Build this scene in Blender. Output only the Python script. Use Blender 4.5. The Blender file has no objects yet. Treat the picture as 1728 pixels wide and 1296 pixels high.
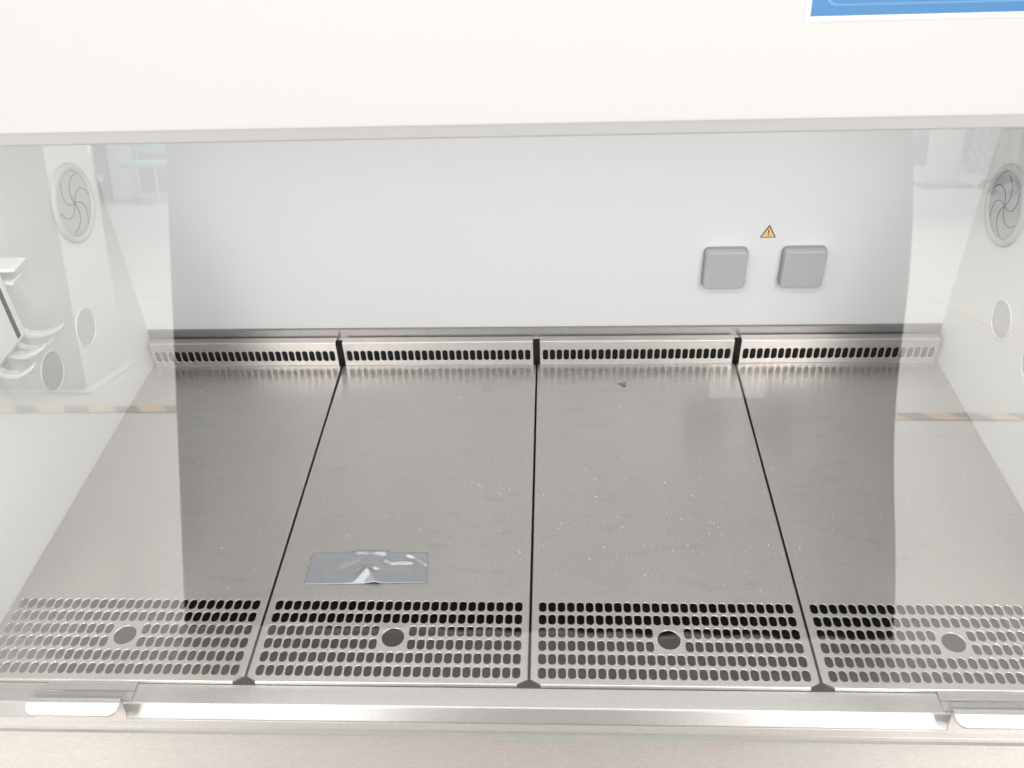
import bpy, bmesh, math, random
from mathutils import Vector, Matrix
R = math.radians
rnd = random.Random(7)
S = bpy.context.scene
COL = S.collection

# ------------------------------------------------------------------ camera
def cam_axes(p, y, r):
    f = Vector((-math.sin(y)*math.cos(p), math.cos(y)*math.cos(p), -math.sin(p)))
    rt = Vector((math.cos(y), math.sin(y), 0)); up = rt.cross(f)
    return f, math.cos(r)*rt + math.sin(r)*up, -math.sin(r)*rt + math.cos(r)*up
cd = bpy.data.cameras.new('camera'); cam = bpy.data.objects.new('camera', cd); COL.objects.link(cam)
f_, r_, u_ = cam_axes(0.652987532, 0.0625962573, -0.0427998011)
M = Matrix((r_, u_, -f_)).transposed().to_4x4(); M.translation = (0.0305417, -0.5501083, 0.8153759)
cam.matrix_world = M
cd.sensor_width = 36; cd.lens = 1522.756/1728*36; cd.clip_start = 0.02; cd.clip_end = 200
cd.dof.use_dof = True; cd.dof.focus_distance = 1.05; cd.dof.aperture_fstop = 12
S.camera = cam

# ------------------------------------------------------------------ light (hall ceiling panels, even world ambient, added fills)
W = bpy.data.worlds.new('World'); S.world = W; W.use_nodes = True
bg = W.node_tree.nodes['Background']; bg.inputs[0].default_value = (1.0, 0.978, 0.966, 1); bg.inputs[1].default_value = 0.70
def area(name, loc, sx, sy, power, col=(1, 0.97, 0.93)):
    l = bpy.data.lights.new(name, 'AREA'); l.shape = 'RECTANGLE'; l.size = sx; l.size_y = sy; l.energy = power; l.color = col
    o = bpy.data.objects.new(name, l); COL.objects.link(o); o.location = loc
    return o
area('ceiling_lamp', (-1.6, -3.6, 2.6), 0.6, 3.0, 140)
area('ceiling_lamp', (1.6, -3.6, 2.6), 0.6, 3.0, 140)
area('ceiling_lamp', (-4.5, -10.0, 2.6), 3.0, 1.0, 110)
area('ceiling_lamp', (4.5, -11.0, 2.6), 3.0, 1.0, 110)
w_ = area('front_fill', (0.6, -8.0, 2.1), 8.0, 1.6, 400, (1, .985, .96)); w_.rotation_euler = (R(78), 0, 0)  # added low front light to reach the back wall; no window stands there
for lx in (-1.45, 1.45): area('ceiling_lamp', (lx, -.95, 2.6), 1.4, .9, 28)  # added unseen pair, put in for highlights on handles and rail slope
area('cabinet_fill', (0, .125, .660), 1.05, .07, 2.6, (1, .985, .965))  # added fill, assumed under the canopy to brighten walls and trays
S.view_settings.view_transform = 'Standard'; S.view_settings.look = 'None'
S.view_settings.exposure = 0; S.view_settings.gamma = 1; S.view_settings.use_curve_mapping = False
S.cycles.max_bounces = 14; S.cycles.diffuse_bounces = 6; S.cycles.glossy_bounces = 6; S.cycles.transparent_max_bounces = 16
S.cycles.caustics_reflective = False; S.cycles.caustics_refractive = False
S.cycles.sample_clamp_indirect = 6

# ------------------------------------------------------------------ materials
class NT:
    def __init__(s, name):
        s.m = bpy.data.materials.new(name); s.m.use_nodes = True; s.t = s.m.node_tree; s.b = s.t.nodes['Principled BSDF']
    def n(s, ty, **kw):
        x = s.t.nodes.new(ty)
        for k, v in kw.items():
            if hasattr(x, k) and k not in ('inputs',): setattr(x, k, v)
        return x
    def l(s, a, b): s.t.links.new(a, b)
    def val(s, sock, v):
        if hasattr(v, 'is_linked') or hasattr(v, 'links'): s.l(v, sock)
        else: sock.default_value = v
    def math(s, op, a, b=0.0, c=None, clamp=False):
        x = s.n('ShaderNodeMath', operation=op); x.use_clamp = clamp
        s.val(x.inputs[0], a); s.val(x.inputs[1], b)
        if c is not None: s.val(x.inputs[2], c)
        return x.outputs[0]
    def pos(s, scale=(1, 1, 1), loc=(0, 0, 0)):
        g = s.n('ShaderNodeNewGeometry'); mp = s.n('ShaderNodeMapping'); s.l(g.outputs['Position'], mp.inputs[0])
        mp.inputs['Scale'].default_value = scale; mp.inputs['Location'].default_value = loc
        return mp.outputs[0]
    def noise(s, vec, scale=1, detail=3, rough=.5):
        x = s.n('ShaderNodeTexNoise'); s.l(vec, x.inputs['Vector']); x.inputs['Scale'].default_value = scale
        x.inputs['Detail'].default_value = detail; x.inputs['Roughness'].default_value = rough
        return x.outputs['Fac']
    def ramp(s, fac, stops):
        x = s.n('ShaderNodeValToRGB'); s.l(fac, x.inputs[0]); e = x.color_ramp.elements
        while len(e) < len(stops): e.new(.5)
        for i, (p, c) in enumerate(stops):
            e[i].position = p; e[i].color = (c, c, c, 1) if isinstance(c, (int, float)) else (*c, 1)
        return x.outputs[0]
    def mix(s, fac, a, b, mode='MIX'):
        x = s.n('ShaderNodeMix', data_type='RGBA', blend_type=mode); s.val(x.inputs[0], fac)
        for sock, v in ((x.inputs[6], a), (x.inputs[7], b)):
            if isinstance(v, tuple): sock.default_value = (*v, 1)
            else: s.l(v, sock)
        return x.outputs[2]
    def set(s, **kw):
        for k, v in kw.items():
            sock = s.b.inputs[k.replace('_', ' ')]
            if isinstance(v, tuple): sock.default_value = (*v, 1) if len(v) == 3 and sock.type == 'RGBA' else v
            elif isinstance(v, (int, float)): sock.default_value = v
            else: s.l(v, sock)
        return s
    def bump(s, h, strength=.1, dist=.001):
        x = s.n('ShaderNodeBump'); x.inputs['Strength'].default_value = strength; x.inputs['Distance'].default_value = dist
        s.l(h, x.inputs['Height']); s.l(x.outputs[0], s.b.inputs['Normal'])

def plain(name, col, rough=.5, metal=0.0, var=.06, scale=30):
    k = NT(name); nz = k.noise(k.pos(), scale, 4)
    c = k.mix(k.math('MULTIPLY', nz, 1.0), tuple(x*(1-var) for x in col), tuple(min(1, x*(1+var)) for x in col))
    k.set(Base_Color=c, Roughness=k.math('MULTIPLY_ADD', nz, .12, rough-.06), Metallic=metal)
    return k.m

def steel(name, col, rough, aniso=.75, dusty=True, tangent=(0, .7071, .7071), rvar=.10, scuff=1.0, satin=0):
    k = NT(name)
    streak = k.noise(k.pos((6, 330, 330)), 1, 1, .5)          # brush grain, runs along x
    blotch = k.noise(k.pos((5.0, 4.2, 4.2), (3.1, .7, 0)), 1, 4, .55)
    fine = k.noise(k.pos((180, 180, 180)), 1, 1, .5)
    # wiped-on residue and scuffs
    scf = k.noise(k.pos((22, 75, 75), (1.3, 4.1, 0)), 1, 2, .5)
    scm = k.math('MULTIPLY', k.ramp(scf, [(.54, 0.0), (.80, 1.0)]), k.ramp(k.noise(k.pos((7, 7, 7), (9, 2, 0)), 1, 2), [(.5, 0.0), (.62, 1.0)]))
    lo = tuple(c*.95 for c in col); hi = tuple(min(1, c*1.04) for c in col)
    c = k.mix(streak, lo, hi)
    c = k.mix(k.math('MULTIPLY', blotch, .55), c, k.mix(.5, c, tuple(x*.30 for x in col)), 'MIX')
    c = k.mix(k.math('MULTIPLY', scm, .28*scuff), c, (.20, .19, .18))
    wv = k.noise(k.pos((16, 44, 44), (5, 5, 5)), 1, 1, .4)
    scr = k.ramp(k.math('ABSOLUTE', k.math('SUBTRACT', wv, .5)), [(0.0, 1.0), (.014, 0.0)])
    scr = k.math('MULTIPLY', scr, k.ramp(k.noise(k.pos((9, 9, 9), (2, 8, 1)), 1, 2), [(.55, 0.0), (.66, 1.0)]))
    c = k.mix(k.math('MULTIPLY', scr, .30*scuff), c, tuple(x*.5 for x in col))
    grain = k.noise(k.pos((240, 900, 900)), 1, 0, .5)
    c = k.mix(k.math('MULTIPLY', k.ramp(grain, [(.35, 0.0), (.65, 1.0)]), .22), c, tuple(x*.55 for x in col))
    rg = k.math('ADD', k.math('MULTIPLY_ADD', blotch, rvar, rough-rvar/2), k.math('MULTIPLY', fine, .01))
    k.b.inputs['Metallic'].default_value = 1
    k.set(Base_Color=c, Roughness=rg, Anisotropic=aniso)
    tv = k.n('ShaderNodeCombineXYZ')
    for i in range(3): tv.inputs[i].default_value = tangent[i]
    k.l(tv.outputs[0], k.b.inputs['Tangent'])
    k.bump(streak, .03, .0002)
    if satin:                       # worn brushed finish: a sharp lobe and a broad lobe
        b2 = k.n('ShaderNodeBsdfPrincipled'); k.l(c, b2.inputs['Base Color']); b2.inputs['Metallic'].default_value = 1
        b2.inputs['Roughness'].default_value = .50; b2.inputs['Anisotropic'].default_value = .4; k.l(tv.outputs[0], b2.inputs['Tangent'])
        mx = k.n('ShaderNodeMixShader'); mx.inputs[0].default_value = satin
        k.l(k.b.outputs[0], mx.inputs[1]); k.l(b2.outputs[0], mx.inputs[2]); k.l(mx.outputs[0], k.t.nodes['Material Output'].inputs[0])
    return k.m

M_tray = steel('brushed_tray_steel', (.645, .620, .604), .235, aniso=.9, rvar=.045, scuff=.7, satin=.5)
M_flange = steel('brushed_flange_steel', (.74, .72, .705), .32, dusty=False, scuff=.3)
M_rail = steel('brushed_rail_steel', (.57, .555, .545), .345, dusty=False, scuff=.12)
M_fascia = steel('brushed_fascia_steel', (.80, .755, .728), .45, dusty=False, scuff=.3)  # pinkish reflection of the surroundings put into the base colour
M_handle = steel('polished_handle_steel', (.56, .552, .545), .40, aniso=.3, dusty=False, scuff=.15)
M_upstand = steel('dull_upstand_steel', (.46, .45, .455), .36, dusty=False, scuff=.8)
M_sump = plain('sump_slot_shade', (.035, .033, .032), .6, .3)  # near-black colour stands in for shade under and behind the slots

def white_paint(name, col, rough, var=.02, stain=.0):
    k = NT(name); nz = k.noise(k.pos(), 6, 3); fn = k.noise(k.pos((300, 300, 300)), 1, 2)
    c = k.mix(nz, tuple(x*(1-var) for x in col), tuple(min(1, x*(1+var)) for x in col))
    if stain:
        st = k.math('MULTIPLY', k.ramp(k.noise(k.pos((26, 26, 60), (3, 2, 7)), 1, 5, .7), [(.66, 0.0), (.78, 1.0)]),
                    k.ramp(k.noise(k.pos((5, 5, 5)), 1, 1), [(.52, 0.0), (.6, 1.0)]))
        c = k.mix(k.math('MULTIPLY', st, stain), c, (.55, .54, .52))
    k.set(Base_Color=c, Roughness=k.math('MULTIPLY_ADD', nz, .1, rough-.05)); k.bump(fn, .05, .0003)
    return k.m
M_wall = white_paint('white_interior_enamel', (.835, .858, .875), .32, .012, .10)
M_side = white_paint('white_side_enamel', (.80, .805, .79), .40, .012, .12)
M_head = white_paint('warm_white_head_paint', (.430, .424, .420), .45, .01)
M_canopy = white_paint('interior_canopy_paint', (.84, .84, .84), .5)
M_plug = plain('pale_grey_plug_plastic', (.56, .565, .575), .55, var=.03)
M_rim = plain('white_plug_rim', (.77, .77, .76), .45, var=.02)
M_iris = plain('grey_silicone_membrane', (.52, .53, .535), .62, var=.05)
M_ring = plain('grey_port_ring', (.58, .585, .59), .5, var=.04)
M_slit = plain('dark_slit', (.10, .10, .10), .8)
M_socket = plain('grey_socket_cover_plastic', (.50, .505, .525), .42, var=.03)
M_sockframe = plain('grey_socket_frame_plastic', (.36, .365, .38), .5, var=.03)
M_yellow = plain('yellow_label_print', (.92, .66, .24), .45, var=.04)
M_black = plain('black_label_print', (.012, .011, .010), .5)
M_blue = plain('blue_label_print', (.022, .135, .31), .4, var=.02)
M_paleblue = plain('pale_blue_label_line', (.07, .22, .42), .4, var=.02)
M_labelwhite = plain('white_label_film', (.93, .92, .90), .35, var=.01)
M_cloth = plain('black_cloth', (.008, .008, .009), .95, var=.3, scale=60)
M_pole = plain('dark_stand_metal', (.04, .04, .04), .4, .8)
M_white = white_paint('white_powder_coat', (.82, .82, .80), .4)
M_holder = white_paint('white_holder_plastic', (.80, .80, .79), .3)
M_slot = plain('dark_holder_slot', (.03, .03, .03), .4)
M_paper = plain('white_paper', (.62, .60, .585), .8, var=.02)
M_rust = plain('rust_brown', (.16, .05, .025), .8, var=.3, scale=800)
M_hazy = plain('hazard_yellow', (.84, .65, .44), .6)
M_hazk = plain('hazard_black', (.37, .36, .355), .6)
M_faint = plain('faded_floor_line', (.80, .755, .65), .7, var=.15, scale=20)
M_dgrey = plain('dark_grey_furniture', (.08, .08, .085), .5, var=.15)
M_mgrey = plain('mid_grey_furniture', (.15, .15, .155), .5, var=.15)
M_green = plain('mint_green_fabric', (.22, .52, .42), .8)
M_chrome = plain('chrome', (.85, .85, .86), .12, 1.0, var=.02)
M_stool = plain('black_stool_vinyl', (.05, .05, .05), .5)
M_crumb = plain('pale_crumbs', (.80, .77, .70), .7)

# room floor
k = NT('pale_epoxy_floor'); a_ = k.noise(k.pos(), .9, 5, .6); b_ = k.noise(k.pos((7, 7, 7)), 1, 5, .65)
c = k.mix(a_, (.70, .695, .68), (.80, .795, .775)); c = k.mix(k.math('MULTIPLY', k.ramp(b_, [(.62, 0.0), (.75, 1.0)]), .25), c, (.50, .48, .45))
k.set(Base_Color=c, Roughness=.45); M_floor = k.m
# diamond plate
k = NT('diamond_tread_plate'); pz = k.pos((7, 7, 7))
br = k.n('ShaderNodeTexChecker'); mp = k.n('ShaderNodeMapping'); k.l(pz, mp.inputs[0]); mp.inputs['Rotation'].default_value = (0, R(45), 0); k.l(mp.outputs[0], br.inputs[0])
br.inputs['Scale'].default_value = 1.0; br.inputs['Color1'].default_value = (.50, .50, .51, 1); br.inputs['Color2'].default_value = (.26, .26, .27, 1)
k.set(Base_Color=br.outputs[0], Roughness=.45, Metallic=.0); k.bump(br.outputs[1], .6, .01); M_diamond = k.m
# duct tape: grey, faint woven scrim
k = NT('grey_duct_tape'); wv = k.n('ShaderNodeTexWave'); k.l(k.pos((1, 1, 1)), wv.inputs[0]); wv.inputs['Scale'].default_value = 125; wv.inputs['Distortion'].default_value = .3
nz = k.noise(k.pos((120, 120, 120)), 1, 3)
k.set(Base_Color=k.mix(wv.outputs['Fac'], (.305, .315, .335), (.350, .360, .380)), Roughness=k.math('MULTIPLY_ADD', nz, .08, .28), Metallic=.4, Coat_Weight=.35, Coat_Roughness=.12)
k.bump(wv.outputs['Fac'], .12, .0003); M_tape = k.m
# sash glass: thin architectural pane, Schlick reflectance on each face
k = NT('sash_safety_glass'); k.t.nodes.remove(k.b); out = k.t.nodes['Material Output']
lw = k.n('ShaderNodeLayerWeight'); fr = k.math('MULTIPLY_ADD', k.math('POWER', lw.outputs['Facing'], 5.0), .92, .08)
lw.inputs['Blend'].default_value = .5
tr = k.n('ShaderNodeBsdfTransparent'); tr.inputs[0].default_value = (.990, .990, .988, 1)
gl = k.n('ShaderNodeBsdfGlossy'); gl.inputs['Roughness'].default_value = 0.0; gl.inputs[0].default_value = (1, 1, 1, 1)
mx = k.n('ShaderNodeMixShader'); k.l(fr, mx.inputs[0]); k.l(tr.outputs[0], mx.inputs[1]); k.l(gl.outputs[0], mx.inputs[2]); k.l(mx.outputs[0], out.inputs[0])
M_glass = k.m
k = NT('sash_glass_edge'); k.set(Base_Color=(.42, .44, .43), Roughness=.2); M_gedge = k.m

# ------------------------------------------------------------------ helpers
def finish(bm, name, mats, parent=None, smooth=False, bevel=0):
    me = bpy.data.meshes.new(name); bmesh.ops.recalc_face_normals(bm, faces=bm.faces) if bm.faces else None
    if bevel:
        bmesh.ops.bevel(bm, geom=[e for e in bm.edges if len(e.link_faces) == 2 and e.calc_face_angle(0) > .4], offset=bevel, segments=2, affect='EDGES', profile=.5)
    bm.to_mesh(me); bm.free()
    for m in (mats if isinstance(mats, (list, tuple)) else [mats]): me.materials.append(m)
    if smooth:
        for p in me.polygons: p.use_smooth = True
    o = bpy.data.objects.new(name, me); COL.objects.link(o)
    if parent is not None: o.parent = parent
    return o
def tag(o, label=None, cat=None, group=None, kind=None):
    if label: o['label'] = label
    if cat: o['category'] = cat
    if group: o['group'] = group
    if kind: o['kind'] = kind
    return o
def empty(name, loc=(0, 0, 0)):
    o = bpy.data.objects.new(name, None); COL.objects.link(o); o.location = loc; o.empty_display_size = .05
    return o
def box(bm, x0, x1, y0, y1, z0, z1):
    vs = [bm.verts.new((x, y, z)) for z in (z0, z1) for x, y in ((x0, y0), (x1, y0), (x1, y1), (x0, y1))]
    for f in ((3, 2, 1, 0), (4, 5, 6, 7), (0, 1, 5, 4), (1, 2, 6, 5), (2, 3, 7, 6), (3, 0, 4, 7)): bm.faces.new([vs[i] for i in f])
def boxo(name, b, mat, parent=None, bevel=0):
    bm = bmesh.new(); box(bm, *b); return finish(bm, name, mat, parent, bevel=bevel)
def prism_x(bm, pts, x0, x1):
    """closed (y,z) outline extruded along x"""
    a = [bm.verts.new((x0, y, z)) for y, z in pts]; b = [bm.verts.new((x1, y, z)) for y, z in pts]; n = len(pts)
    bm.faces.new(a); bm.faces.new(b[::-1])
    for i in range(n): bm.faces.new((a[i], a[(i+1) % n], b[(i+1) % n], b[i]))
def sheet_profile(pts, th):
    """open (y,z) polyline -> closed outline of a bent sheet of thickness th (offset to the left of travel)"""
    off = []
    for i, p in enumerate(pts):
        p = Vector(p); ds = []
        if i: ds.append((p - Vector(pts[i-1])).normalized())
        if i < len(pts)-1: ds.append((Vector(pts[i+1]) - p).normalized())
        ns = [Vector((-d.y, d.x)) for d in ds]; n = sum(ns, Vector((0, 0))).normalized()
        off.append(tuple(p + n*th/max(.4, n.dot(ns[0]))))
    return list(pts) + off[::-1]
def arc(cx, cy, r, a0, a1, n):
    return [(cx + r*math.cos(R(a0+(a1-a0)*i/n)), cy + r*math.sin(R(a0+(a1-a0)*i/n))) for i in range(n+1)]
def tube(bm, pts, r, seg=8):
    rings = []
    for i, p in enumerate(pts):
        p = Vector(p); d = (Vector(pts[min(i+1, len(pts)-1)]) - Vector(pts[max(i-1, 0)])).normalized()
        a = d.orthogonal().normalized() if i == 0 else (rings_a - d*rings_a.dot(d)).normalized()
        rings_a = a; b = d.cross(a)
        rings.append([bm.verts.new(p + r*(a*math.cos(2*math.pi*j/seg) + b*math.sin(2*math.pi*j/seg))) for j in range(seg)])
    for r0, r1 in zip(rings, rings[1:]):
        for j in range(seg): bm.faces.new((r0[j], r0[(j+1) % seg], r1[(j+1) % seg], r1[j]))
    bm.faces.new(rings[0][::-1]); bm.faces.new(rings[-1])
def lathe(bm, prof, mat4, seg=40):
    """profile (r, h) spun round local z, placed by mat4"""
    rings = []
    for r, h in prof:
        if r < 1e-6: rings.append([bm.verts.new(mat4 @ Vector((0, 0, h)))])
        else: rings.append([bm.verts.new(mat4 @ Vector((r*math.cos(2*math.pi*j/seg), r*math.sin(2*math.pi*j/seg), h))) for j in range(seg)])
    for a, b in zip(rings, rings[1:]):
        for j in range(seg):
            q = [a[j % len(a)], a[(j+1) % len(a)], b[(j+1) % len(b)], b[j % len(b)]]
            q = list(dict.fromkeys(q))
            if len(q) > 2: bm.faces.new(q)

# ------------------------------------------------------------------ setting: the hall floor and far wall that the sash mirrors
FZ = -0.78
bm = bmesh.new(); box(bm, -30, 30, -40, 12, FZ-.2, FZ)
tag(finish(bm, 'floor', M_floor), kind='structure')

# ------------------------------------------------------------------ the cabinet
TH = R(9.3); G0 = Vector((0, -.044, -.0254)); GN = Vector((0, -math.cos(TH), math.sin(TH))); GU = Vector((0, math.sin(TH), math.cos(TH)))
D = .5635; BW = .586; HW = .60
CAB = empty('safety_cabinet', (0, .28, FZ))
tag(CAB, 'white and stainless steel laboratory safety cabinet with closed glass sash', 'cabinet')
CI = Matrix.Translation((0, -.28, -FZ))
def part(o):                     # geometry is written in world metres; keep it there under the cabinet's Empty
    o.parent = CAB; o.matrix_parent_inverse = CI; return o
def bpart(name, b, mat, bevel=0): return part(boxo(name, b, mat, bevel=bevel))

back = bpart('back_wall', (-HW, HW, BW, BW+.02, .050, .665), M_wall)
ped = [(-.028, -.085), (.083, .665), (BW+.02, .665), (BW+.02, -.16), (-.020, -.16)]
SIDE = {}
for s in (-1, 1):
    bm = bmesh.new(); prism_x(bm, ped, s*HW, s*(HW+.03)); SIDE[s] = part(tag(finish(bm, 'side_wall', M_side), 'white left side wall' if s < 0 else 'white right side wall'))
bpart('canopy', (-HW-.03, HW+.03, .10, BW+.02, .667, 1.05), M_canopy)
# head: slanted front panel with a folded lower lip
def gp(off, z):                   # point at height z on the plane parallel to the sash, `off` metres in front of it
    p = G0 + GN*off; t = (z - p.z)/GU.z; return (p.y + GU.y*t, z)
fy = gp(.035, .5905)[0]
bm = bmesh.new()
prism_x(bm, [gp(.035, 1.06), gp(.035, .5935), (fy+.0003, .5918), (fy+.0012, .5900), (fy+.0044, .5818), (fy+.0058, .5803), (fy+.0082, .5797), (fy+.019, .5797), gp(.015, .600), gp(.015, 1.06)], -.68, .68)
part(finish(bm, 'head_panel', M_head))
# blue label with a white rim on the head panel
def on_head(u, v, off): p = G0 + GN*(.035+off); q = p + GU*((v-p.z)/GU.z); return Vector((u, q.y, q.z))
def plate_on_head(name, outline, off, th, mat):
    bm = bmesh.new(); a = [bm.verts.new(on_head(u, v, off)) for u, v in outline]; b = [bm.verts.new(on_head(u, v, off+th)) for u, v in outline]
    bm.faces.new(a[::-1]); bm.faces.new(b); n = len(a)
    for i in range(n): bm.faces.new((a[i], a[(i+1) % n], b[(i+1) % n], b[i]))
    return finish(bm, name, mat)
LB = part(plate_on_head('head_label', [(.1835, .6497), (.452, .6497), (.452, .762), (.1835, .762)], .0003, .0004, M_labelwhite)); LB['label'] = 'blue label with white rim on the head panel'
def subpart(o, p):               # parent to a part: part's own matrix is CAB * CI = identity in world space
    o.parent = p; return o
subpart(plate_on_head('blue_field', [(.1862, .6522), (.4495, .6522), (.4495, .7595), (.1862, .7595)], .0008, .0003, M_blue), LB)
bm = bmesh.new(); inn = []
for (cx, cz, a0) in ((.2015, .6655, 180), (.4345, .6655, 270), (.4345, .7460, 0), (.2015, .7460, 90)):
    inn += arc(cx, cz, .0075, a0, a0+90, 6)
n = len(inn); cxm, czm = .318, .7058
o1 = [bm.verts.new(on_head(u, v, .0014)) for u, v in inn]
o2 = [bm.verts.new(on_head(u + (.0011 if u < cxm else -.0011), v + (.0011 if v < czm else -.0011), .0014)) for u, v in inn]
for i in range(n): bm.faces.new((o1[i], o1[(i+1) % n], o2[(i+1) % n], o2[i]))
subpart(finish(bm, 'border_line', M_paleblue), LB)

# upstand behind the trays, sump under them
bm = bmesh.new(); prism_x(bm, sheet_profile([(BW-.0005, .0535), (BW-.003, .0525), (BW-.003, .0375), (BW-.0065, .0345)], -.0012)[::-1], -HW+.0005, HW-.0005)
part(finish(bm, 'rear_upstand', M_upstand))
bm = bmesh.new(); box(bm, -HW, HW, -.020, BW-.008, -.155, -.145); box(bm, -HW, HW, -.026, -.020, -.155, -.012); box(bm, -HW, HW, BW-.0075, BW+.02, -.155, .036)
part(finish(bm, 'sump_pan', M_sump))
# front rail: flat shelf, 50 degree slope, upright face
prof = [(.0001, -.0045), (-.0215, -.0045)] + [(-.0228, -.0049), (-.0240, -.0060)] + [(-.0322, -.0158), (-.0327, -.0166), (-.0328, -.0174)]
bm = bmesh.new(); prism_x(bm, sheet_profile(prof, .0012), -.66, .66); part(finish(bm, 'front_rail', M_rail))
prof = [(-.0318, -.0178), (-.0330, -.0182), (-.0334, -.0190), (-.0334, -.0300), (-.0340, -.0312), (-.0340, -.1255), (-.0325, -.1277), (.02, -.1277)]
bm = bmesh.new(); prism_x(bm, sheet_profile(prof, .0015), -.66, .66); part(finish(bm, 'front_fascia', M_fascia))
for x in (-.62, .62):
    for y in (.05, .55): bpart('stand_leg', (x-.025, x+.025, y-.025, y+.025, FZ, -.161), M_white, .003)
bpart('under_frame', (-.66, .66, .035, BW+.02, -.175, -.160), M_white)

# sash: glass pane with bare ground lower edge, two folded steel handles
bm = bmesh.new(); T = .004; top = .70
def gpt(x, off, t): p = G0 + GN*off + GU*t; return (x, p.y, p.z)
v = [bm.verts.new(gpt(x, off, t)) for off in (0, -T) for x, t in ((-.64, 0), (.64, 0), (.64, top), (-.64, top))]
for f in ((0, 1, 2, 3), (7, 6, 5, 4)): bm.faces.new([v[i] for i in f]).material_index = 0
for f in ((0, 4, 5, 1), (1, 5, 6, 2), (2, 6, 7, 3), (3, 7, 4, 0)): bm.faces.new([v[i] for i in f]).material_index = 1
SASH = part(finish(bm, 'sash_pane', [M_glass, M_gedge])); SASH['label'] = 'clear glass sash pane mirroring the bright hall'
def handle(xc, hw):
    # plate on the glass
    bm = bmesh.new(); pl = []
    t0, t1, r = .0185, .0500, .006
    outl = arc(xc-hw+r, t0+r, r, 180, 270, 6) + arc(xc+hw-r, t0+r, r, 270, 360, 6) + [(xc+hw, t1), (xc-hw, t1)]
    a = [bm.verts.new(gpt(u, .0004, t)) for u, t in outl]; b = [bm.verts.new(gpt(u, .0019, t)) for u, t in outl]; n = len(a)
    bm.faces.new(a[::-1]); bm.faces.new(b)
    for i in range(n): bm.faces.new((a[i], a[(i+1) % n], b[(i+1) % n], b[i]))
    o = finish(bm, 'handle', M_fascia); subpart(o, SASH)  # same metal as the grip; its front-facing tone is put into the colour
    # grip: bent outward from the plate's top, rolling down, corners of the free edge rounded
    bm = bmesh.new(); poly = [(0, .0006, .0496), (.0022, .0022, .0511), (.0060, .0058, .0499), (.0185, .0166, .0436)]   # (run, off, t)
    def at_run(q):
        for (a0, o0, t0), (a1, o1, t1) in zip(poly, poly[1:]):
            if q <= a1: w = (q-a0)/(a1-a0); return o0+(o1-o0)*w, t0+(t1-t0)*w
        return poly[-1][1:]
    runs = [0, .0011, .0022, .0060, .0085] + [.0085+.010*math.sin(R(a)) for a in (18, 36, 54, 68, 80, 90)]
    m = len(runs); rows = []
    for th in (0, .0014):
        rr = []
        for q in runs:
            off, t = at_run(q); w = max(0, (q-.0085)/.010); inset = .010*(1-math.sqrt(max(0, 1-w*w)))
            rr.append([bm.verts.new(gpt(x, off, t-th)) for x in (xc-hw+inset, xc-hw*.33, xc+hw*.33, xc+hw-inset)])
        rows.append(rr)
    for i in range(m-1):
        for j in range(3):
            bm.faces.new((rows[0][i][j], rows[0][i][j+1], rows[0][i+1][j+1], rows[0][i+1][j]))
            bm.faces.new((rows[1][i][j], rows[1][i+1][j], rows[1][i+1][j+1], rows[1][i][j+1]))
        for j in (0, 3): bm.faces.new((rows[0][i][j], rows[0][i+1][j], rows[1][i+1][j], rows[1][i][j]))
    for i in (0, m-1):
        for j in range(3): bm.faces.new((rows[0][i][j], rows[0][i][j+1], rows[1][i][j+1], rows[1][i][j]))
    g = finish(bm, 'handle_grip', M_handle); subpart(g, SASH)
    return o
handle(-.4575, .048); handle(.4575, .048)
for xc in (-.462, .462):           # folded rest plates lying on the rail shelf under the handles
    bm = bmesh.new(); prism_x(bm, sheet_profile([(.0005, -.0024), (-.0085, -.0024), (-.0100, -.0020), (-.0105, -.0030), (-.0205, -.0030), (-.0212, -.0044)], .0009), xc-.048, xc+.048)
    part(finish(bm, 'rest_plate', M_handle))

# wall sockets with closed lids, warning triangle
def rrect(cx, cz, w, h, r, n=6):
    o = []
    for sx, sz, a0 in ((-1, -1, 180), (1, -1, 270), (1, 1, 0), (-1, 1, 90)): o += arc(cx+sx*(w/2-r), cz+sz*(h/2-r), r, a0, a0+90, n)
    return o
def loft_y(bm, loops):            # loops: (outline, y); cap first and last
    L = [[bm.verts.new((u, y, z)) for u, z in o] for o, y in loops]; n = len(L[0])
    for a, b in zip(L, L[1:]):
        for i in range(n): bm.faces.new((a[i], a[(i+1) % n], b[(i+1) % n], b[i]))
    bm.faces.new(L[0]); bm.faces.new(L[-1][::-1])
for cx, cz in ((.2695, .1560), (.3785, .1562)):
    bm = bmesh.new()
    loft_y(bm, [(rrect(cx, cz, .061, .062, .007), BW-.0003), (rrect(cx, cz, .061, .062, .007), BW-.006)])
    so = part(finish(bm, 'wall_socket', M_sockframe, smooth=False))
    bm = bmesh.new()
    loft_y(bm, [(rrect(cx, cz, .0585, .0595, .006), BW-.0062), (rrect(cx, cz, .058, .059, .006), BW-.0145), (rrect(cx, cz, .0567, .0577, .0055), BW-.0158), (rrect(cx, cz, .0545, .0555, .005), BW-.0162)])
    subpart(finish(bm, 'socket_lid', M_socket), so)
def tri(cx, cz, w, h, r=0): return [(cx-w/2, cz-h/2), (cx+w/2, cz-h/2), (cx, cz+h/2)]
bm = bmesh.new(); loft_y(bm, [(tri(.3255, .2103, .0225, .0200), BW-.0002), (tri(.3255, .2103, .0225, .0200), BW-.0005)])
WL = part(finish(bm, 'warning_label', M_black)); WL['label'] = 'yellow warning triangle with black exclamation mark'
bm = bmesh.new(); loft_y(bm, [(tri(.3255, .2095, .0180, .0158), BW-.0006), (tri(.3255, .2095, .0180, .0158), BW-.0008)]); subpart(finish(bm, 'yellow_field', M_yellow), WL)
bm = bmesh.new()
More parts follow.
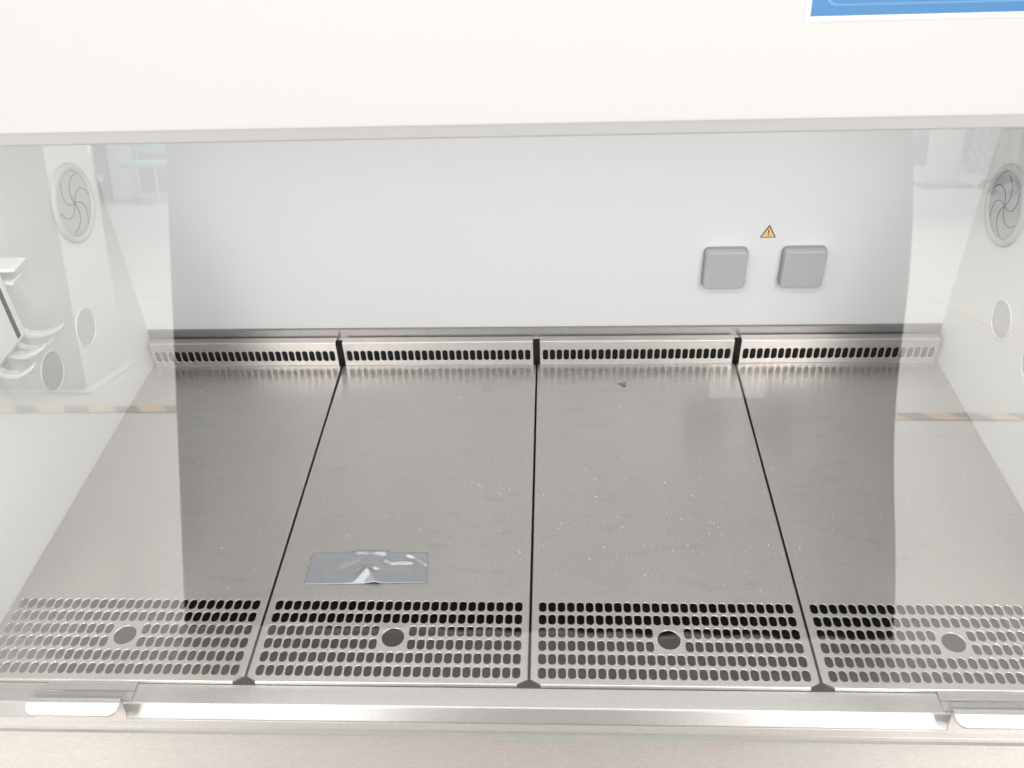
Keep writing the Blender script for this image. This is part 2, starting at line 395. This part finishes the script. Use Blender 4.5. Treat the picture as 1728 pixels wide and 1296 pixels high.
loft_y(bm, [([(.32455, .2113), (.32505, .2065), (.32595, .2065), (.32645, .2113), (.3255, .2132)], BW-.0009), ([(.32455, .2113), (.32505, .2065), (.32595, .2065), (.32645, .2113), (.3255, .2132)], BW-.0011)])
loft_y(bm, [(arc(.3255, .2042, .0010, 0, 330, 11), BW-.0009), (arc(.3255, .2042, .0010, 0, 330, 11), BW-.0011)])
subpart(finish(bm, 'exclamation_mark', M_black), WL)

# ports in the side walls
def wallmat(s, y, z): return Matrix.Translation((s*HW, y, z)) @ Matrix.Rotation(-s*math.pi/2, 4, 'Y')
for s, y, z in ((-1, .506, .3065), (1, .514, .2800)):
    mt = wallmat(s, y, z)
    bm = bmesh.new(); lathe(bm, [(.052, .0003), (.0515, .0035), (.049, .0055), (.045, .0058), (.0435, .0045), (.0425, .0015), (.0425, .0003)], mt, 56)
    pr = finish(bm, 'cable_port', M_ring, smooth=True); subpart(pr, SIDE[s])
    bm = bmesh.new(); lathe(bm, [(.0424, .0012), (.041, .0030), (.036, .0034), (.0, .0030)], mt, 56)
    memb = finish(bm, 'membrane', M_iris, smooth=True); subpart(memb, SIDE[s])
    for i in range(6):
        a0 = R(60*i+20); pts = []
        for j in range(11):
            t = j/10; rr = .0385*t; an = a0 + s*1.0*t*t
            pts.append(mt @ Vector((rr*math.cos(an), rr*math.sin(an), .0034)))
        bm = bmesh.new(); tube(bm, pts, .0005, 5); subpart(finish(bm, 'slit', M_slit), SIDE[s])
for s, y, z in ((-1, .4349, .1600), (-1, .3340, .1610), (1, .4395, .1565), (1, .3450, .1560)):
    mt = wallmat(s, y, z)
    bm = bmesh.new(); lathe(bm, [(.0268, .0002), (.0266, .0010), (.0258, .0014), (.0246, .0012), (.0244, .0002)], mt, 48)
    pr = finish(bm, 'plug_rim', M_rim, smooth=True); subpart(pr, SIDE[s])
    bm = bmesh.new(); lathe(bm, [(.0243, .0003), (.0, .0005)], mt, 48); subpart(finish(bm, 'port_plug', M_plug), SIDE[s])

# ------------------------------------------------------------------ work trays
PIT, NC, SW, SL, RP = .0105, 27, .0041, .0068, .01722      # slot pitch, columns, half width, half length, row pitch
ROW0 = .0162; HT = .1489; YG = .1130
def stadium(cx, cy, hw, hl, seg=5):
    q = []
    for qx, qy, a0 in ((1, 1, 0), (-1, 1, 90), (-1, -1, 180), (1, -1, 270)):
        q.append([(cx + hw*math.cos(R(a0+90*i/seg)), cy + qy*(hl-hw) + hw*math.sin(R(a0+90*i/seg))) for i in range(seg+1)])
    return q
def holed_cell(bm, P, x0, x1, y0, y1, quads, inset):
    """rectangle with a rounded hole: flat ring, chamfered rim, wall. P(x,y,depth)->co; inset(q)->shrunk quads"""
    C = [bm.verts.new(P(x, y, 0)) for x, y in ((x1, y1), (x0, y1), (x0, y0), (x1, y0))]
    outer = [[bm.verts.new(P(x, y, 0)) for x, y in q] for q in quads]
    for kq in range(4):
        o = outer[kq]
        for i in range(len(o)-1): bm.faces.new((C[kq], o[i+1], o[i]))
        nx = outer[(kq+1) % 4]
        bm.faces.new((C[kq], C[(kq+1) % 4], nx[0], o[-1]) if (Vector(o[-1].co)-Vector(nx[0].co)).length > 1e-6 else (C[kq], C[(kq+1) % 4], nx[0]))
    flat = [w for o in outer for w in o]; n = len(flat)
    f2 = [p for q in inset for p in q]
    r1 = [bm.verts.new(P(x, y, .0004)) for x, y in f2]; r2 = [bm.verts.new(P(x, y, .0010)) for x, y in f2]
    for a, b in ((flat, r1), (r1, r2)):
        for i in range(n):
            j = (i+1) % n
            if (a[i].co-a[j].co).length < 1e-7 and (b[i].co-b[j].co).length < 1e-7: continue
            bm.faces.new((a[i], a[j], b[j], b[i]))
def rect(bm, P, x0, x1, y0, y1): bm.faces.new([bm.verts.new(P(x, y, 0)) for x, y in ((x0, y0), (x1, y0), (x1, y1), (x0, y1))])
CH = .00045
# front grille
P = lambda x, y, d: (x, y, -d)
bm = bmesh.new(); XL = -PIT*NC/2; FY = .0025; NR = 6
ye = [ROW0 - RP/2 + i*RP for i in range(NR+1)]
for r in range(NR):
    for cidx in range(NC):
        if r in (2, 3) and 12 <= cidx <= 14: continue
        cx = XL + PIT*(cidx+.5); cy = ROW0 + r*RP
        holed_cell(bm, P, XL+PIT*cidx, XL+PIT*(cidx+1), ye[r], ye[r+1], stadium(cx, cy, SW+CH, SL+CH), stadium(cx, cy, SW, SL))
cyc = ROW0 + 2.5*RP
circ = lambda rr: [[(rr*math.cos(R(a0+90*i/10)), cyc + rr*math.sin(R(a0+90*i/10))) for i in range(11)] for a0 in (0, 90, 180, 270)]
holed_cell(bm, P, -1.5*PIT, 1.5*PIT, ye[2], ye[4], circ(.0128), circ(.0122))
X1 = HT-.0015; CC = .0095
rect(bm, P, -X1, XL, ye[0], YG); rect(bm, P, -XL, X1, ye[0], YG); rect(bm, P, XL, -XL, ye[NR], YG)
bm.faces.new([bm.verts.new(P(x, y, 0)) for x, y in ((-X1+CC, FY), (X1-CC, FY), (X1, FY+CC*.53), (X1, ye[0]), (-X1, ye[0]), (-X1, FY+CC*.53))])
# rolled front lip and turned-down sides
lipf = [(0, 0)] + [(-.0018*math.sin(R(a)), -.0018*(1-math.cos(R(a)))) for a in (25, 50, 75, 90)] + [(-.0018, -.0035)]
pv = None
for dy, dz in lipf:
    cur = [bm.verts.new((x, FY+dy, dz)) for x in (-X1+CC, X1-CC)]
    if pv: bm.faces.new((pv[0], cur[0], cur[1], pv[1]))
    pv = cur
def side_skirt(bm, y0, y1):
    for s in (-1, 1):
        pv = None
        for dx, dz in [(0, 0)] + [(.0015*math.sin(R(a)), -.0015*(1-math.cos(R(a)))) for a in (30, 60, 90)] + [(.0015, -.012)]:
            cur = [bm.verts.new((s*(X1+dx), y, dz)) for y in (y0, y1)]
            if pv: bm.faces.new((pv[0], pv[1], cur[1], cur[0]))
            pv = cur
side_skirt(bm, FY+CC*.53, YG)
for s in (-1, 1):
    a = (s*(X1-CC), FY, 0); b = (s*X1, FY+CC*.53, 0)
    bm.faces.new([bm.verts.new(q) for q in (a, b, (b[0], b[1], -.003), (a[0], a[1], -.003))])
me_grille = bpy.data.meshes.new('front_grille'); bmesh.ops.remove_doubles(bm, verts=bm.verts, dist=1e-6); bmesh.ops.recalc_face_normals(bm, faces=bm.faces); bm.to_mesh(me_grille); bm.free(); me_grille.materials.append(M_tray)
# plain work surface
bm = bmesh.new(); rect(bm, P, -X1, X1, YG, D-.0012); side_skirt(bm, YG, D-.0012)
bmesh.ops.remove_doubles(bm, verts=bm.verts, dist=1e-6); bmesh.ops.recalc_face_normals(bm, faces=bm.faces)
me_surf = bpy.data.meshes.new('work_surface'); bm.to_mesh(me_surf); bm.free(); me_surf.materials.append(M_tray)
# upturned back with its slot row and folded top
P2 = lambda x, z, d: (x, D+d, z)
bm = bmesh.new(); XF = .1447; ZT = .0405; zc = .0172; ZS = .0096
for cidx in range(NC):
    cx = XL + PIT*(cidx+.5)
    holed_cell(bm, P2, XL+PIT*cidx, XL+PIT*(cidx+1), zc-.0105, zc+.0105, stadium(cx, zc, .0040+CH, ZS+CH), stadium(cx, zc, .0040, ZS))
rect(bm, P2, -XF, XL, .0008, ZT); rect(bm, P2, -XL, XF, .0008, ZT); rect(bm, P2, XL, -XL, zc+.0105, ZT); rect(bm, P2, XL, -XL, .0008, zc-.0105)
pv = None
for y, z in [(D, ZT)] + [(D+.0016*(1-math.cos(R(a))), ZT+.0016*math.sin(R(a))) for a in (30, 60, 90)] + [(D+.0150, ZT+.0006)]:
    cur = [bm.verts.new((x, y, z)) for x in (-XF, XF)]
    if pv: bm.faces.new((pv[0], pv[1], cur[1], cur[0]))
    pv = cur
pv = None
for y, z in ((D-.0014, .0002), (D-.0007, .0004), (D, .0008)):
    cur = [bm.verts.new((x, y, z)) for x in (-XF, XF)]
    if pv: bm.faces.new((pv[0], pv[1], cur[1], cur[0]))
    pv = cur
bmesh.ops.remove_doubles(bm, verts=bm.verts, dist=1e-6); bmesh.ops.recalc_face_normals(bm, faces=bm.faces)
me_back = bpy.data.meshes.new('back_grille'); bm.to_mesh(me_back); bm.free(); me_back.materials.append(M_flange)
labels = ['leftmost perforated steel work tray, against the left side wall', 'steel work tray with grey duct tape stuck on it, second from left',
          'steel work tray with a rusty curl near its back, second from right', 'rightmost perforated steel work tray, in front of the right socket']
for i, lb in enumerate(labels):
    t = empty('work_tray', (-.45 + .3*i, 0, 0)); tag(t, lb, 'tray', 'perforated work trays side by side')
    for nm, me in (('front_grille', me_grille), ('work_surface', me_surf), ('back_grille', me_back)):
        o = bpy.data.objects.new(nm, me); COL.objects.link(o); o.parent = t

# ------------------------------------------------------------------ duct tape
C4 = [Vector((-.2651, .1805)), Vector((-.1243, .1814)), Vector((-.1205, .1351)), Vector((-.2644, .1313))]
NX, NY = 90, 34
bm = bmesh.new(); G = []
def ridge(u, v, pts, w, h):
    best = 9
    for (a, b) in zip(pts, pts[1:]):
        a = Vector(a); b = Vector(b); p = Vector((u*3.0, v)); a2 = Vector((a.x*3.0, a.y)); b2 = Vector((b.x*3.0, b.y))
        t = max(0, min(1, (p-a2).dot(b2-a2)/(b2-a2).length_squared)); best = min(best, (p-a2-(b2-a2)*t).length)
    return h*math.exp(-(best/w)**2)
for j in range(NY+1):
    row = []
    for i in range(NX+1):
        u = i/NX; v = j/NY                # v: 0 back edge, 1 front edge
        p = (C4[0]*(1-u) + C4[1]*u)*(1-v) + (C4[3]*(1-u) + C4[2]*u)*v
        z = .0009
        z += ridge(u, v, [(.24, .37), (.33, .25)], .045, .0016) + ridge(u, v, [(.27, .42), (.42, .22)], .09, .0015)
        z += ridge(u, v, [(.64, .25), (.70, .36), (.78, .33), (.86, .34)], .05, .0022) + ridge(u, v, [(.82, .08), (.90, .17), (.985, .40)], .055, .0022)
        z += ridge(u, v, [(.40, -.02), (.50, -.12), (.62, .0)], .13, .0035)
        # pleat: a ridge across the middle whose front facet drops to the slightly lifted front edge
        lat = max(0, min(1, min((u-.33-.10*(1-v)/.4*1.0)/.07, (.655-.09*(1-v)/.4-u)/.06))) if v > .55 else max(0, min(1, min((u-.40)/.08, (.60-u)/.06)))
        if v > .62: z += lat*(.0078*(1-(v-.62)/.38) + .0028*max(0, 1-abs(u-.575)/.09)*(v-.62)/.38)
        else: z += lat*.0078*max(0, (v-.30)/.32)**1.6
        z += ridge(u, v, [(.05, .12), (.10, .30)], .03, .0008) + ridge(u, v, [(.12, .62), (.18, .95)], .03, .0006) + ridge(u, v, [(.60, .50), (.70, .58)], .03, .0009) + ridge(u, v, [(.73, .62), (.80, .60), (.88, .70)], .03, .0008)
        z += .00025*math.sin(u*23+v*5+2*math.sin(u*7))*math.sin(v*6+u*11)
        dx = 0; dy = 0
        if v < .01: dy = .0016*math.exp(-((u-.5)/.10)**2) + .0004*math.sin(u*60)
        if u < .01: dx = .0012*math.sin(v*23) + .0008*math.sin(v*51)
        row.append(bm.verts.new((p.x+dx, p.y+dy, z)))
    G.append(row)
for j in range(NY):
    for i in range(NX): bm.faces.new((G[j][i], G[j+1][i], G[j+1][i+1], G[j][i+1]))
ret = bmesh.ops.extrude_face_region(bm, geom=list(bm.faces)); bmesh.ops.translate(bm, verts=[g for g in ret['geom'] if isinstance(g, bmesh.types.BMVert)], vec=(0, 0, -.00035))
tp = finish(bm, 'duct_tape', M_tape, smooth=True)
tag(tp, 'crumpled strip of grey duct tape stuck on the steel tray', 'tape')

# rusty curl near the back of the third tray
bm = bmesh.new(); tube(bm, [(.129+.0032*math.cos(a*.55)*(1+.12*math.sin(a*2)), .5105+.0052*math.sin(a*.55), .0006+.0002*math.sin(a)) for a in range(11)] + [(.126, .512, .0007), (.120, .5128, .0006)], .00042, 6)
tag(finish(bm, 'rust_curl', M_rust), 'tiny rust brown curl lying on the tray near the back grille', 'debris')

# loose dust and crumbs on the trays
bm = bmesh.new()
for i in range(760):
    x = rnd.uniform(-.57, .57) if rnd.random() < .45 else rnd.gauss(.10, .12); y = rnd.uniform(.125, .54) if rnd.random() < .4 else rnd.uniform(.125, .32)
    if abs(((x+.45) % .3) - .15) > .146 - .0 or -.27 < x < -.115 and .125 < y < .19: continue
    r = .00018 + .00052*rnd.random()**4; a = rnd.uniform(0, 3.14); st = 1 + 2.2*rnd.random()**4
    vs = [bm.verts.new((x + dx*r*st*math.cos(a) - dy*r*math.sin(a), y + dx*r*st*math.sin(a) + dy*r*math.cos(a), .0002 + r*.5 + dz*r*.5)) for dx, dy, dz in ((1, 0, 0), (0, 1, 0), (-1, 0, 0), (0, -1, 0), (0, 0, 1), (0, 0, -1))]
    for p, q in ((0, 1), (1, 2), (2, 3), (3, 0)): bm.faces.new((vs[p], vs[q], vs[4])); bm.faces.new((vs[q], vs[p], vs[5]))
tag(finish(bm, 'dust_crumbs', M_crumb), 'pale dust and crumbs scattered over the steel trays', 'dust', kind='stuff')

# ------------------------------------------------------------------ pipette holder on the left side wall
PH = empty('pipette_holder', (-.60, .26, .20)); tag(PH, 'white plastic pipette holder with prongs on the left side wall', 'holder')
HI = Matrix.Translation((.60, -.26, -.20))
def hpart(o): o.parent = PH; o.matrix_parent_inverse = HI; return o
hpart(boxo('holder_body', (-.5997, -.562, .200, .268, .262, .345), M_holder, bevel=.005))
hpart(boxo('slot', (-.563, -.5612, .248, .254, .270, .338), M_slot))
for (y, z, ln, w) in ((.300, .240, .060, .0045), (.285, .229, .050, .0045), (.258, .240, .058, .0048), (.236, .229, .052, .0048)):
    bm = bmesh.new(); pts = [(-.5995, y, z+.012), (-.585, y, z+.001), (-.57, y, z), (-.5995+ln*.8, y, z+.006), (-.5995+ln, y, z+.013)]
    vs = []
    for i, p in enumerate(pts):
        hh = (.008, .0065, .006, .005, .0035)[i]
        vs.append([bm.verts.new((p[0], p[1]+sy*w, p[2]+sz*hh*.5)) for sy, sz in ((-1, -1), (1, -1), (1, 1), (-1, 1))])
    for a, b in zip(vs, vs[1:]):
        for j in range(4): bm.faces.new((a[j], a[(j+1) % 4], b[(j+1) % 4], b[j]))
    bm.faces.new(vs[0][::-1]); bm.faces.new(vs[-1])
    hpart(finish(bm, 'prong', M_holder, bevel=.0012))
hpart(boxo('upper_shelf', (-.5997, -.548, .268, .296, .3415, .3450), M_holder, bevel=.0012))
hpart(boxo('upper_shelf', (-.5997, -.556, .268, .290, .3250, .3290), M_holder, bevel=.0012))

# ------------------------------------------------------------------ the hall as the glass mirrors it
# black cloth on a stand behind the photographer
bm = bmesh.new(); NXc, NZc = 60, 24; G = []
for j in range(NZc+1):
    t = j/NZc; z = FZ+.004 + t*1.32; yy = -1.305 - .28*t
    row = []
    for i in range(NXc+1):
        u = i/NXc; x = (-.980 + .050*t)*(1-u) + .880*u + (.010*math.sin(t*9+1) if i == NXc else 0)
        y = yy - (.05 + .06*0)*(1-u)*(1-t)*1.0 + .018*math.sin(u*31 + t*1.5)*(.25+.75*t) + .008*math.sin(u*67)
        row.append(bm.verts.new((x, y, z)))
    G.append(row)
for j in range(NZc):
    for i in range(NXc): bm.faces.new((G[j][i], G[j][i+1], G[j+1][i+1], G[j+1][i]))
ret = bmesh.ops.extrude_face_region(bm, geom=list(bm.faces)); bmesh.ops.translate(bm, verts=[g for g in ret['geom'] if isinstance(g, bmesh.types.BMVert)], vec=(0, -.004, 0))
cl = finish(bm, 'black_cloth', M_cloth, smooth=True); tag(cl, 'wide black cloth mirrored in the middle of the glass sash', 'cloth')
ST = empty('cloth_stand', (-.05, -1.64, FZ)); tag(ST, 'dark metal stand holding up the black cloth', 'stand')
for nm, b in (('crossbar', (-.86, .86, -.015, .015, 1.300, 1.330)), ('pole', (-.82, -.79, -.015, .015, .02, 1.300)), ('pole', (.79, .82, -.015, .015, .02, 1.300)), ('foot', (-.83, -.78, -.25, .25, 0, .02)), ('foot', (.78, .83, -.25, .25, 0, .02))):
    o = boxo(nm, b, M_pole, ST)
pp = boxo('paper_sheet', (.405, .540, -.002, 0, -.040, .040), M_paper); pp.location = (0, -1.405, -.112); pp.rotation_euler = (R(12), 0, R(-1))
tag(pp, 'small pale paper sheet on the black cloth, mirrored near back grille', 'paper')

def hazard(name, x0, x1, y, w, rot, label):
    t = empty(name, (x0, y, FZ)); t.rotation_euler = (0, 0, rot); tag(t, label, 'floor tape', 'hazard tapes on the hall floor')
    L = x1-x0; boxo('yellow_strip', (0, L, 0, w, .002, .004), M_hazy, t); x = .02
    while x < L-.2:
        bm = bmesh.new(); a = [(x, .0), (x+.11, .0), (x+.16, w), (x+.05, w)]
        v0 = [bm.verts.new((p[0], p[1], .0042)) for p in a]; v1 = [bm.verts.new((p[0], p[1], .0056)) for p in a]
        bm.faces.new(v0[::-1]); bm.faces.new(v1)
        for i in range(4): bm.faces.new((v0[i], v0[(i+1) % 4], v1[(i+1) % 4], v1[i]))
        finish(bm, 'black_stripe', M_hazk, t); x += .232
hazard('hazard_tape', -3.4, -1.2, -3.06, .075, 0, 'yellow and black hazard tape mirrored at the left of the sash')
hazard('hazard_tape', 1.2, 3.4, -2.95, .075, R(1.5), 'yellow and black hazard tape mirrored at the right of the sash')
def floor_line(x0, y0, x1, y1, w, label):
    d = Vector((x1-x0, y1-y0)); o = boxo('floor_line', (0, d.length, -w/2, w/2, .002, .004), M_faint); o.location = (x0, y0, FZ); o.rotation_euler = (0, 0, math.atan2(d.y, d.x)); tag(o, label, 'floor line', 'faded floor lines')
floor_line(2.40, -5.4, 2.52, -3.9, .07, 'faded yellow floor line mirrored beside the right wall')
floor_line(-3.6, -5.6, -1.9, -4.9, .05, 'faded floor line mirrored beside the left wall')
floor_line(-3.6, -7.6, -2.2, -6.6, .06, 'short pale floor line mirrored high on the left')

# columns
def column(x0, x1, y0, y1, h, label, plate=.0):
    t = empty('white_column', ((x0+x1)/2, (y0+y1)/2, FZ)); tag(t, label, 'column'); hx, hy = (x1-x0)/2, (y1-y0)/2
    boxo('shaft', (-hx, hx, -hy, hy, .012, h), M_white, t, .006); boxo('base_plate', (-hx-plate, hx+plate, -hy-plate, hy+plate, 0, .012), M_white if plate == .05 else M_mgrey, t)
    for sx in (-1, 1):
        for sy in (-1, 1):
            if plate > .05: boxo('bolt', (sx*(hx+plate*.6)-.012, sx*(hx+plate*.6)+.012, sy*(hy+plate*.6)-.012, sy*(hy+plate*.6)+.012, .012, .045), M_mgrey, t)
column(-2.66, -2.22, -3.70, -3.28, 3.2, 'broad white column mirrored at the far left', .05)
column(4.62, 4.92, -11.0, -10.7, 3.3, 'slim white column on a bolted plate mirrored at top right', .16)
column(-5.50, -5.27, -10.72, -10.5, 3.3, 'white column mirrored between grey furniture at top left', .03)
# tread plate wall and boxes
wl = boxo('tread_plate_wall', (-3, 14, -13.9, -13.75, FZ, 2.6), M_diamond); tag(wl, 'diamond tread plate wall mirrored at top right', 'wall')
cb = boxo('tread_plate_cabinet', (5.72, 7.3, -12.4, -11.75, FZ, 1.6), M_diamond, bevel=.02); tag(cb, 'nearer tread plate cabinet mirrored in the top right corner', 'cabinet')
tb = empty('toolbox', (5.60, -13.5, FZ)); tag(tb, 'grey toolbox against the tread plate wall, mirrored by the column', 'toolbox')
boxo('box', (-.27, .27, -.15, .15, 0, .33), M_mgrey, tb, .02); boxo('lid', (-.28, .28, -.16, .16, .331, .40), M_mgrey, tb, .02)
bm = bmesh.new(); tube(bm, [(-.10, 0, .40), (-.10, 0, .46), (.10, 0, .46), (.10, 0, .40)], .012, 8); finish(bm, 'handle', M_dgrey, tb)
# grey bench and shelf at the left
gb = empty('grey_workbench', (-6.9, -10.5, FZ)); tag(gb, 'dark grey workbench mirrored behind the left column', 'workbench')
boxo('bench_top', (-1.5, 1.5, -.4, .4, .86, .92), M_white, gb); boxo('back_panel', (-1.5, 1.5, -.42, -.38, 0, 2.2), M_mgrey, gb)
for x in (-1.35, 1.35): boxo('leg', (x-.03, x+.03, .30, .36, 0, .86), M_white, gb)
boxo('drawer_unit', (.2, 1.2, -.35, .35, .05, .84), M_dgrey, gb); boxo('foot_rail', (-1.45, 1.45, .28, .33, .28, .36), M_white, gb)
gc = boxo('grey_cupboard', (-5.7, -4.2, -11.9, -11.4, FZ, 1.7), M_mgrey, bevel=.01); tag(gc, 'grey cupboard mirrored beside the green chair', 'cupboard')
ch = empty('green_chair', (-4.97, -10.35, FZ)); tag(ch, 'green chair on chrome legs mirrored at top left', 'chair')
boxo('seat', (-.24, .24, -.24, .24, .44, .50), M_green, ch, .02); boxo('backrest', (-.22, .22, -.27, -.23, .58, .98), M_green, ch, .015)
for sx in (-1, 1):
    for sy in (-1, 1):
        bm = bmesh.new(); tube(bm, [(sx*.21, sy*.21, .44), (sx*.235, sy*.26, 0)], .013, 8); finish(bm, 'leg', M_chrome, ch)
    bm = bmesh.new(); tube(bm, [(sx*.19, -.22, .46), (sx*.19, -.25, .60)], .010, 8); finish(bm, 'back_support', M_chrome, ch)
st = empty('swivel_stool', (5.36, -10.15, FZ)); st.scale = (1.25, 1.25, 1.1); tag(st, 'black swivel stool with chrome rim mirrored at the right edge', 'stool')
bm = bmesh.new(); lathe(bm, [(0, .62), (.19, .62), (.2, .64), (.2, .69), (.17, .71), (0, .715)], Matrix(), 32); finish(bm, 'seat', M_stool, st)
bm = bmesh.new(); lathe(bm, [(.201, .615), (.215, .62), (.215, .635), (.201, .64)], Matrix(), 32); finish(bm, 'rim', M_chrome, st)
bm = bmesh.new(); tube(bm, [(0, 0, .10), (0, 0, .62)], .03, 12); finish(bm, 'post', M_stool, st)
for i in range(5):
    a = R(72*i+10); bm = bmesh.new(); tube(bm, [(0, 0, .13), (.15*math.cos(a), .15*math.sin(a), .125), (.32*math.cos(a), .32*math.sin(a), .085)], .028, 8); lg = finish(bm, 'leg', M_stool, st)
    bm = bmesh.new(); lathe(bm, [(0, -.02), (.035, -.02), (.035, .02), (0, .02)], Matrix.Translation((.32*math.cos(a), .32*math.sin(a), .035)) @ Matrix.Rotation(math.pi/2, 4, 'X'), 14); finish(bm, 'caster', M_stool, lg)
